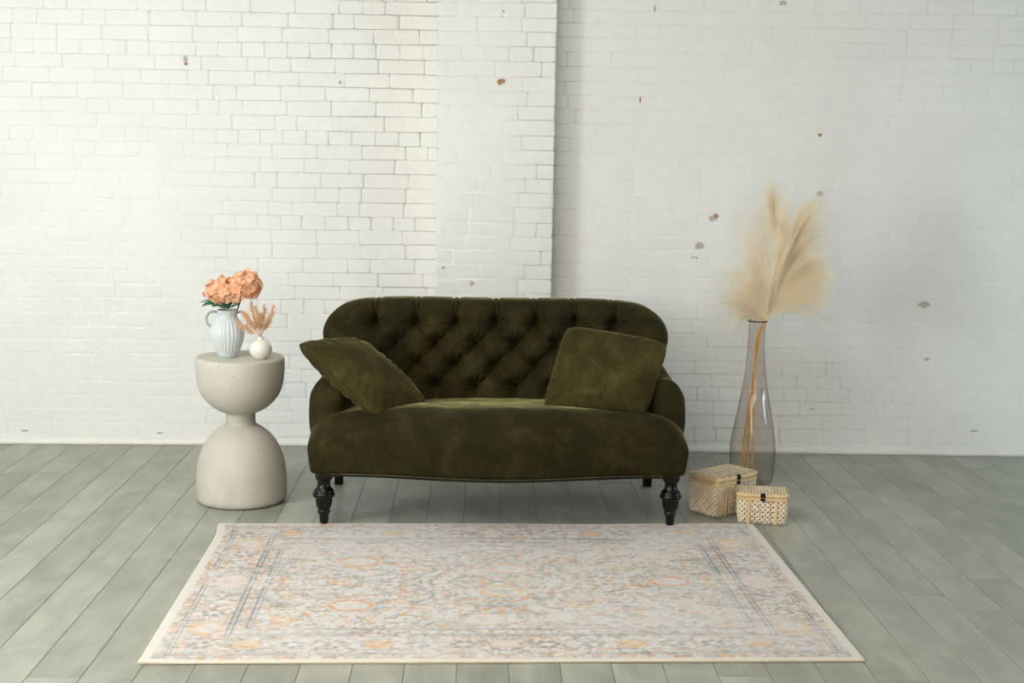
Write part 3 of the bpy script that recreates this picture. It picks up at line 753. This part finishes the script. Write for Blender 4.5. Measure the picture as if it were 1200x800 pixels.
h1 = hydrangea((-1.000, 5.320, .838), (.066, .055, .046), (vx - .006, vy - .004, TZ + .015), 'peach hydrangea bloom facing left in the ribbed vase, lower of the two', 2, 58)
h2 = hydrangea((-.920, 5.330, .860), (.062, .055, .055), (vx + .008, vy + .004, TZ + .015), 'peach hydrangea bloom rising to the right in the ribbed vase, higher of the two', 5, 62)
for hh, specs in ((h1, [((-.02, -.01, .185), (-1, -.5, .25), .075, .024), ((-.01, -.025, .180), (-.6, -1, .45), .055, .026), ((-.005, -.02, .185), (-.15, -1, .35), .055, .026), ((-.03, .0, .20), (-1, -.1, .12), .075, .012)]),
                  (h2, [((-.0, -.03, .178), (.35, -1, .5), .055, .028), ((.015, -.02, .182), (1, -.6, .6), .040, .020), ((-.018, -.03, .180), (-.3, -1, .7), .045, .024), ((.0, -.036, .184), (.1, -.6, 1), .035, .022)])):
    for p, d, L, wd in specs:
        mb = MB(); leaf(mb, p, d, (0, -.2, 1), L, wd); mb.build('leaf', M_leaf, hh)

bx_, by_ = -.853, 5.285
mb = MB(); rB = .0445; pb = [(.001, .0), (.018, 0)] + [(rB * math.cos(a), .040 + rB * .93 * math.sin(a)) for a in np.linspace(-1.12, 1.27, 26)] + [(.0115, .084), (.0115, .089), (.0095, .0895), (.0085, .084), (.0085, .078), (.02, .072), (.036, .04), (.02, .01), (.001, .008)]
mb.lathe(pb, 64, cap=(False, False)); sv = mb.build('bud_vase', M_pearl, loc=(bx_, by_, TZ)); tag(sv, 'small round pearly white bud vase on the concrete table', 'vase')
def sprig(tip, bend, label, seed):  # one sprig of dried grass: stem and seed head
    rn = random.Random(seed); b = Vector((bx_, by_, TZ + .028)); tip = Vector(tip); root = empty('dried_grass_sprig', tuple(b), label, 'dried sprig', 'dried sprigs in the bud vase')
    nk = Vector((bx_ + rn.uniform(-.004, .004), by_ + rn.uniform(-.004, .004), TZ + .092)); mid = nk.lerp(tip, .5) + Vector(bend)
    def cv(t):
        return (nk * (1 - t) ** 2 + mid * 2 * t * (1 - t) + tip * t * t) - b
    mb = MB(); mb.tube([(0, 0, 0)] + [cv(t) for t in np.linspace(0, .9, 8)], .0012, 5); mb.build('stem', M_dry, root)
    mb = MB(); n = 84
    for i in range(n):
        t = .22 + .78 * i / n; p = cv(min(t, 1)); d = (cv(min(t + .03, 1.0)) - cv(t - .03)).normalized(); a = rn.uniform(0, 6.283)
        s = d.cross(Vector((math.cos(a), math.sin(a), .3))).normalized(); L = (.014 + .014 * math.sin(math.pi * min(1, (t - .1)))) * rn.uniform(.7, 1.2) * (1.15 - .45 * t)
        o = (d * .9 + s * rn.uniform(.4, 1.0)).normalized(); e = o.cross(s).normalized() * .0011
        mb.add([p - e * .4, p + e * .4, p + o * L * .5 + e * 1.2, p + o * L * .5 - e * 1.2, p + o * L], [(0, 1, 2, 3), (3, 2, 4)])
        f = o.cross(e).normalized() * .0011
        mb.add([p - f * .4, p + f * .4, p + o * L * .5 + f * 1.2, p + o * L * .5 - f * 1.2, p + o * L], [(0, 1, 2, 3), (3, 2, 4)])
    mb.build('seed_head', M_dry, root)
for i, (tp, bd_, lb) in enumerate([((-.938, 5.27, .722), (0, 0, -.006), 'dried tan seed-head sprig bent lowest to the left out of the bud vase'), ((-.925, 5.29, .768), (-.01, 0, 0), 'dried tan seed-head sprig leaning left over the bud vase towards the ribbed vase'),
        ((-.893, 5.30, .806), (-.006, 0, 0), 'tallest dried tan seed-head sprig in the bud vase'), ((-.868, 5.27, .790), (0, 0, 0), 'dried tan seed-head sprig standing upright at the middle of the bud vase'),
        ((-.838, 5.29, .795), (.004, 0, 0), 'dried tan seed-head sprig upright just right of the middle of the bud vase'), ((-.800, 5.29, .790), (.008, 0, 0), 'dried tan seed-head sprig leaning farthest right out of the bud vase'),
        ((-.905, 5.26, .760), (-.004, 0, 0), 'short dried tan seed-head sprig in front, leaning left'), ((-.812, 5.27, .755), (.008, 0, 0), 'short dried tan seed-head sprig on the right side of the bud vase'), ((-.850, 5.27, .758), (0, 0, 0), 'short dried tan seed-head sprig at the front centre of the bud vase')]):
    sprig(tp, bd_, lb, i + 1)

# ------------------------------------------------------------------ tall glass bottle with pampas grass
GX, GY = 1.182, 5.745
outer = smooth_prof([(.060, .0), (.080, .003), (.0905, .014), (.0945, .05), (.0965, .10), (.0975, .135), (.0945, .18), (.085, .24), (.072, .31), (.0585, .385), (.047, .46), (.0395, .53), (.0355, .59), (.0345, .65), (.0365, .690), (.0405, .7005)], 5)
root = empty('glass_bottle_vase', (GX, GY, 0), 'tall smoky glass bottle vase on the floor behind the two baskets', 'vase')
inn = []
def gw(r, z, a): return r + (.0016 * math.sin(3 * a + z * 9) + .0009 * math.sin(7 * a + z * 31)) * min(1, z / .05) * min(1, (.70 - z) / .05 if z < .70 else 0) if r > .01 else r
mb = MB(); mb.lathe([(.0008, .004), (.03, .003)] + outer + [(.0385, .701)], 96, fn=gw, cap=(False, False)); mb.build('glass_body', M_glass, root)
mb = MB(); mb.tube([(.0402 * math.cos(a), .0402 * math.sin(a), .7015) for a in np.linspace(0, 2 * math.pi, 48, endpoint=False)], .0030, 8, closed=True); mb.build('rim', M_rim, root)

def g2w(gx, gy, dy=0):   # plume layout plane at the bottle's distance
    px = 800 + gx / 3.81; py = 190 + gy / 3.81
    return np.array([1.177 + (px - 880) / 280.5, 5.735 + dy, .700 + (376.7 - py) / 283.0])
def plume(label, spine, guides, n, seed, base_xy, depth=.05, wid=.00050, yoff=0.0):
    rs = np.random.RandomState(seed)
    root = empty('pampas_stalk', (GX + base_xy[0], GY + base_xy[1], .016), label, 'pampas', 'pampas stalks in the glass bottle')
    B = np.array([GX + base_xy[0], GY + base_xy[1], .016])
    neck = np.array([GX + base_xy[0] * -.28 - .004, GY + base_xy[1] * .25, .62])
    sp = [B, B * .45 + neck * .55 + np.array([-.002, 0, 0]), neck] + [g2w(*p, yoff * min(1, i * .4 + .1)) for i, p in enumerate(spine)]
    spl = smooth_prof([tuple(p - B) for p in sp], 8)
    k = len(spl); full_ = spl; spl = [p for p in spl if p[2] < .70]; k = len(spl); mb = MB(); mb.tube(spl, .0036, 7); mb.build('stem', M_pstem, root)
    G = np.array([[g2w(*p) for p in gd] for gd in guides]) - B       # (m,3,3)
    m = len(G); NS = 8
    nc = 130; cid = rs.randint(0, nc, n); cu = rs.rand(nc); u = np.clip(cu[cid] + rs.normal(0, .012, n), 0, .9999) * (m - 1); i0 = np.minimum(u.astype(int), m - 2); f = (u - i0)[:, None, None]
    C = G[i0] * (1 - f) + G[i0 + 1] * f
    L = rs.beta(4.2, 1.1, n)[:, None, None] * 1.05               # strand reach
    q1 = rs.normal(0, 1, (nc, 3)); q2 = rs.normal(0, 1, (nc, 3)); j1 = q1[cid] * .9 + rs.normal(0, 1, (n, 3)) * .4; j2 = q2[cid] * .95 + rs.normal(0, 1, (n, 3)) * .28
    C[:, 1] += j1 * np.array([.010, depth * .55, .010]); C[:, 2] += j2 * np.array([.014, depth, .013]); C[:, 1, 1] += yoff; C[:, 2, 1] += yoff
    C[:, 0] += rs.normal(0, 1, (n, 3)) * np.array([.004, .006, .012])
    t = np.linspace(0, 1, NS)[None, :, None] * L; t0 = (rs.rand(n)[:, None, None] ** 1.3) * .45; t = t0 + (1 - t0) * t
    Pn = C[:, None, 0] * (1 - t) ** 2 + C[:, None, 1] * 2 * t * (1 - t) + C[:, None, 2] * t * t
    ph = rs.rand(n)[:, None] * 6.28
    Pn[:, :, 0] += .0022 * np.sin(t[..., 0] * 14 + ph); Pn[:, :, 2] += .0022 * np.cos(t[..., 0] * 12 + ph) - .010 * (t[..., 0] ** 3) * rs.rand(n)[:, None]
    fl_ = np.array([p for p in full_ if p[2] > .66]); ti = np.linspace(0, len(fl_) - 1, NS); rc_ = np.stack([np.interp(ti, np.arange(len(fl_)), fl_[:, q]) for q in range(3)], -1)
    Pn[:26] = rc_[None] + rs.normal(0, .0016, (26, 1, 3))
    T = np.gradient(Pn, axis=1); T /= np.linalg.norm(T, axis=2, keepdims=True) + 1e-9
    rd = rs.normal(0, 1, (n, 1, 3)); S = np.cross(T, rd); S /= np.linalg.norm(S, axis=2, keepdims=True) + 1e-9
    tap = wid * (1.15 - .95 * np.linspace(0, 1, NS))[None, :, None]
    A = Pn - S * tap; Bv = Pn + S * tap
    V = np.stack([A, Bv], 2).reshape(-1, 3); b0 = (np.arange(n) * NS * 2)[:, None]; kk = np.arange(NS - 1)[None, :] * 2
    q = np.stack([b0 + kk, b0 + kk + 1, b0 + kk + 3, b0 + kk + 2], -1).reshape(-1, 4)
    me = bpy.data.meshes.new('plume'); me.vertices.add(len(V)); me.vertices.foreach_set('co', V.ravel()); me.loops.add(q.size); me.loops.foreach_set('vertex_index', q.ravel())
    me.polygons.add(len(q)); me.polygons.foreach_set('loop_start', np.arange(0, q.size, 4)); me.polygons.foreach_set('use_smooth', np.ones(len(q), bool)); me.update(calc_edges=True)
    me.materials.append(M_plume); o = bpy.data.objects.new('plume', me); COL.objects.link(o); o.parent = root
    return root
plume('pampas stalk with the tallest feathery plume, rising straight up from the glass bottle', [(340, 690), (350, 450), (362, 250), (345, 70)],
      [[(348, 702), (356, 560), (372, 400)], [(344, 702), (340, 540), (330, 380)], [(338, 660), (300, 500), (235, 370)], [(345, 560), (300, 380), (185, 295)], [(350, 500), (310, 330), (195, 230)], [(355, 420), (320, 250), (225, 175)], [(358, 350), (330, 200), (250, 110)], [(360, 300), (345, 150), (300, 85)],
       [(362, 300), (360, 150), (345, 45)], [(365, 330), (390, 180), (390, 75)], [(365, 400), (420, 270), (420, 140)], [(362, 480), (420, 380), (440, 270)], [(355, 600), (400, 480), (425, 380)]], 2300, 1, (-.042, -.012), .035)
plume('pampas stalk whose plume arches at the top right above the glass bottle', [(352, 690), (400, 480), (450, 270), (540, 130)],
      [[(354, 702), (372, 560), (405, 400)], [(360, 700), (390, 520), (440, 300)], [(370, 640), (420, 400), (490, 170)], [(380, 600), (440, 300), (535, 110)], [(390, 560), (470, 150), (610, 130)], [(400, 540), (500, 200), (630, 230)], [(400, 520), (520, 260), (632, 320)], [(400, 540), (530, 330), (636, 420)]], 2400, 2, (-.020, .010), .035, yoff=.01)
plume('pampas stalk whose plume droops low on the right side of the glass bottle', [(356, 690), (400, 590), (470, 500), (560, 500)],
      [[(395, 540), (530, 330), (636, 430)], [(390, 560), (540, 390), (636, 520)], [(380, 600), (550, 450), (636, 600)], [(370, 640), (540, 500), (640, 670)], [(365, 665), (500, 580), (610, 650)], [(362, 685), (480, 600), (632, 750)]], 2100, 3, (-.002, -.020), .035, yoff=-.02)
plume('pampas stalk whose plume fans out low on the left side of the glass bottle', [(332, 695), (310, 610), (260, 550), (190, 530)],
      [[(335, 640), (310, 460), (210, 405)], [(330, 660), (280, 480), (150, 450)], [(325, 680), (260, 520), (112, 480)], [(325, 690), (250, 560), (85, 560)], [(325, 695), (240, 590), (92, 610)], [(320, 700), (230, 610), (130, 665)], [(320, 700), (230, 640), (165, 740)], [(318, 702), (255, 640), (190, 800)]], 1600, 4, (-.052, .015), .035)

# ------------------------------------------------------------------ bamboo baskets
def basket(loc, rz, w_, d_, h_, label, pitch, lid_style):
    root = empty('bamboo_basket', loc, label, 'basket', 'lidded bamboo baskets', rz=rz)
    hb = h_ * .80; rc = .018; P0 = []
    def per(s):      # rounded rectangle perimeter, centred
        a, b = w_ / 2 - rc, d_ / 2 - rc; segs = [(2 * a, 0), (math.pi / 2 * rc, 1), (2 * b, 0), (math.pi / 2 * rc, 1)] * 2
        Lt = 4 * a + 4 * b + 2 * math.pi * rc; s = s % Lt
        corners = [(a, -b, -math.pi / 2), (a, b, 0), (-a, b, math.pi / 2), (-a, -b, math.pi)]
        lens = [2 * a, 2 * b, 2 * a, 2 * b]; st = [(-a, -b - rc), (a + rc, -b), (a, b + rc), (-a - rc, b)]; dr = [(1, 0), (0, 1), (-1, 0), (0, -1)]
        for i in range(4):
            if s <= lens[i]: return (st[i][0] + dr[i][0] * s, st[i][1] + dr[i][1] * s, dr[i][1], -dr[i][0])
            s -= lens[i]; al = math.pi / 2 * rc
            if s <= al:
                cx, cy, a0 = corners[i]; an = a0 + s / rc; return (cx + rc * math.cos(an), cy + rc * math.sin(an), math.cos(an), math.sin(an))
            s -= al
        return (st[0][0], st[0][1], 0, -1)
    Lt = 4 * (w_ / 2 - rc) + 4 * (d_ / 2 - rc) + 2 * math.pi * rc
    def S(s, z, off):
        x, y, nx, ny = per(s); t = z / hb; k = .93 + .055 * math.sin(math.pi * min(1, t * .75 + .05)) + .035 * t
        return (x * k + nx * off, y * k + ny * off, z)
    mb = MB(); n = round(Lt / pitch); pp = Lt / n; wd = pp * .325; NS = 14
    for fam in (1, -1):
        for i in range(n):
            V = []; F = []
            for j in range(NS + 1):
                z = .003 + (hb - .003) * j / NS; s = i * pp + fam * z * 1.0
                wv = .0011 * math.cos(2 * math.pi * z / pp * 1.0 + (0 if fam > 0 else math.pi) + math.pi * (i % 2)) + .0010
                for sg in (-1, 1): V.append(S(s + sg * wd, z, wv))
            for j in range(NS): F.append((j * 2, j * 2 + 1, j * 2 + 3, j * 2 + 2))
            mb.add(V, F)
    # horizontal course strips
    body = mb.build('woven_body', M_bamboo, root)
    so = body.modifiers.new('thickness', 'SOLIDIFY'); so.thickness = .0008
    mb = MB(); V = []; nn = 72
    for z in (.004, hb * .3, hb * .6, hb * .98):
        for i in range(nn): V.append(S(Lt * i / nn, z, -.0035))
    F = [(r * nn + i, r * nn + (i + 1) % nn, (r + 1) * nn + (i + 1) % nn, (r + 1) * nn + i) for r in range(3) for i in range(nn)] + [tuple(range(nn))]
    mb.add(V, F); mb.build('hole_shade', M_holeshade, root)
    def band(name, z0, z1, off, mat, par=root, th=.002, scale=1.0):
        mb = MB(); V = []; n = 96
        for (o_, z) in ((off, z0), (off + th, z0 + .001), (off + th, z1 - .001), (off, z1), (off - .003, z1), (off - .003, z0)):
            for i in range(n):
                x, y, nx, ny = per(Lt * i / n); V.append((x * .995 * scale + nx * o_, y * .995 * scale + ny * o_, z))
        F = [(r * n + i, r * n + (i + 1) % n, ((r + 1) % 6) * n + (i + 1) % n, ((r + 1) % 6) * n + i) for r in range(6) for i in range(n)]
        mb.add(V, F); return mb.build(name, mat, par)
    band('rim_band', hb - .004, hb + h_ * .07, .0015, M_bamboo2)
    # upright splints
    for sx in (-.27, .27):
        for sy in (-1, 1):
            mb = MB(); V = []; F = []
            for j in range(13):
                z = .0015 + (hb - .002) * j / 12; t = z / hb; k = .93 + .055 * math.sin(math.pi * min(1, t * .75 + .05)) + .035 * t
                for e, o_ in ((-.0058, .003), (-.005, .0042), (.005, .0042), (.0058, .003)): V.append((sx * w_ + e, sy * ((d_ / 2) * k + o_), z))
            for j in range(12):
                for e in range(3): F.append((j * 4 + e, j * 4 + e + 1, j * 4 + e + 5, j * 4 + e + 4))
            mb.add(V, F); sp_ = mb.build('splint', M_bamboo2, root)
    # lid
    zt = h_
    lid = band('lid', hb + h_ * .075, zt, .0025, M_bamboo2, root, .0025)
    mb = MB(); a, b = w_ / 2 - .004, d_ / 2 - .004; zz = zt - .0015
    def clip(px, py, dx, dy):
        lo, hi = -9, 9
        for p, d, lim in ((px, dx, a), (py, dy, b)):
            if abs(d) < 1e-6:
                if abs(p) > lim: return None
                continue
            t0, t1 = (-lim - p) / d, (lim - p) / d
            if t0 > t1: t0, t1 = t1, t0
            lo, hi = max(lo, t0), min(hi, t1)
        return (lo, hi) if hi - lo > .004 else None
    fams = [((.94, .34), .0150, .0037), ((.94, -.34), .0150, .0037)] if lid_style == 'slot' else [((1, 0), .0120, .0030), ((0, 1), .0125, .0030)]
    for fi, ((dx, dy), pt, hw) in enumerate(fams):
        l = math.hypot(dx, dy); dx /= l; dy /= l; nx, ny = -dy, dx; m = int(.25 / pt)
        for i in range(-m, m + 1):
            px, py = nx * i * pt, ny * i * pt; c = clip(px, py, dx, dy)
            if not c: continue
            K = 10; V = []; F = []
            for j in range(K + 1):
                t = c[0] + (c[1] - c[0]) * j / K; x, y = px + dx * t, py + dy * t; crown = .004 * (1 - (x / a) ** 2) * (1 - (y / b) ** 2)
                for sg in (-1, 1):
                    V.append((min(max(x + nx * hw * sg, -a), a), min(max(y + ny * hw * sg, -b), b), zz + crown + .0005 * math.cos(t / pt * math.pi + (i % 2) * math.pi) + fi * .0006))
            for j in range(K): F.append((j * 2, j * 2 + 1, j * 2 + 3, j * 2 + 2))
            mb.add(V, F)
    top = mb.build('woven_top', M_bamboo, lid)
    so = top.modifiers.new('thickness', 'SOLIDIFY'); so.thickness = .0008
    mb = MB(); mb.add([(-a, -b, zz - .004), (a, -b, zz - .004), (a, b, zz - .004), (-a, b, zz - .004)], [(0, 1, 2, 3)]); mb.build('hole_shade', M_holeshade, lid, smooth=False)
    if lid_style != 'slot':
        for sx in (-.27, .27):
            mb = MB(); mb.add([(sx * w_ + e, y, zz + .0022 + .004 * (1 - (y / b) ** 2) * .8 + (0 if abs(e) > .0055 else .001)) for y in np.linspace(-b, b, 9) for e in (-.0065, -.005, .005, .0065)],
                              [(j * 4 + e, j * 4 + e + 1, j * 4 + e + 5, j * 4 + e + 4) for j in range(8) for e in range(3)]); mb.build('splint', M_bamboo2, lid)
    # clasp: hasp plate on the lid, catch on the body, small turn peg
    mb = MB(); yf = -(d_ / 2) - .006
    mb.box((-.0095, yf - .001, zt - h_ * .11), (.0095, yf + .003, zt - .002)); mb.box((-.0085, yf - .003, zt - h_ * .10), (.0085, yf, zt - h_ * .06)); mb.box((-.008, yf + .001, zt - .004), (.008, yf + .013, zt + .002))
    mb.box((-.009, yf, zt - h_ * .22), (.009, yf + .003, zt - h_ * .14)); mb.tube([(-.007, yf - .002, zt - h_ * .15), (.007, yf - .002, zt - h_ * .15)], .002, 8)
    mb.tube([(0, yf - .001, zt - h_ * .20), (.002, yf - .001, zt - h_ * .27)], .0020, 8)
    mb.build('clasp', M_clasp, root, smooth=False)
    return root
def fromfront(fx, fy, rz, w_, d_):   # centre from the front-left bottom corner
    c, s = math.cos(rz), math.sin(rz); return (fx + c * w_ / 2 - s * d_ / 2, fy + s * w_ / 2 + c * d_ / 2, 0)
basket(fromfront(.925, 5.135, R(38), .24, .155), R(38), .24, .155, .158, 'larger lidded bamboo basket set at an angle behind the small one, right of the sofa', .0190, 'slot')
basket(fromfront(.995, 5.072, R(-9), .190, .130), R(-9), .190, .130, .121, 'smaller lidded bamboo basket in front, facing the rug', .0195, 'grid')
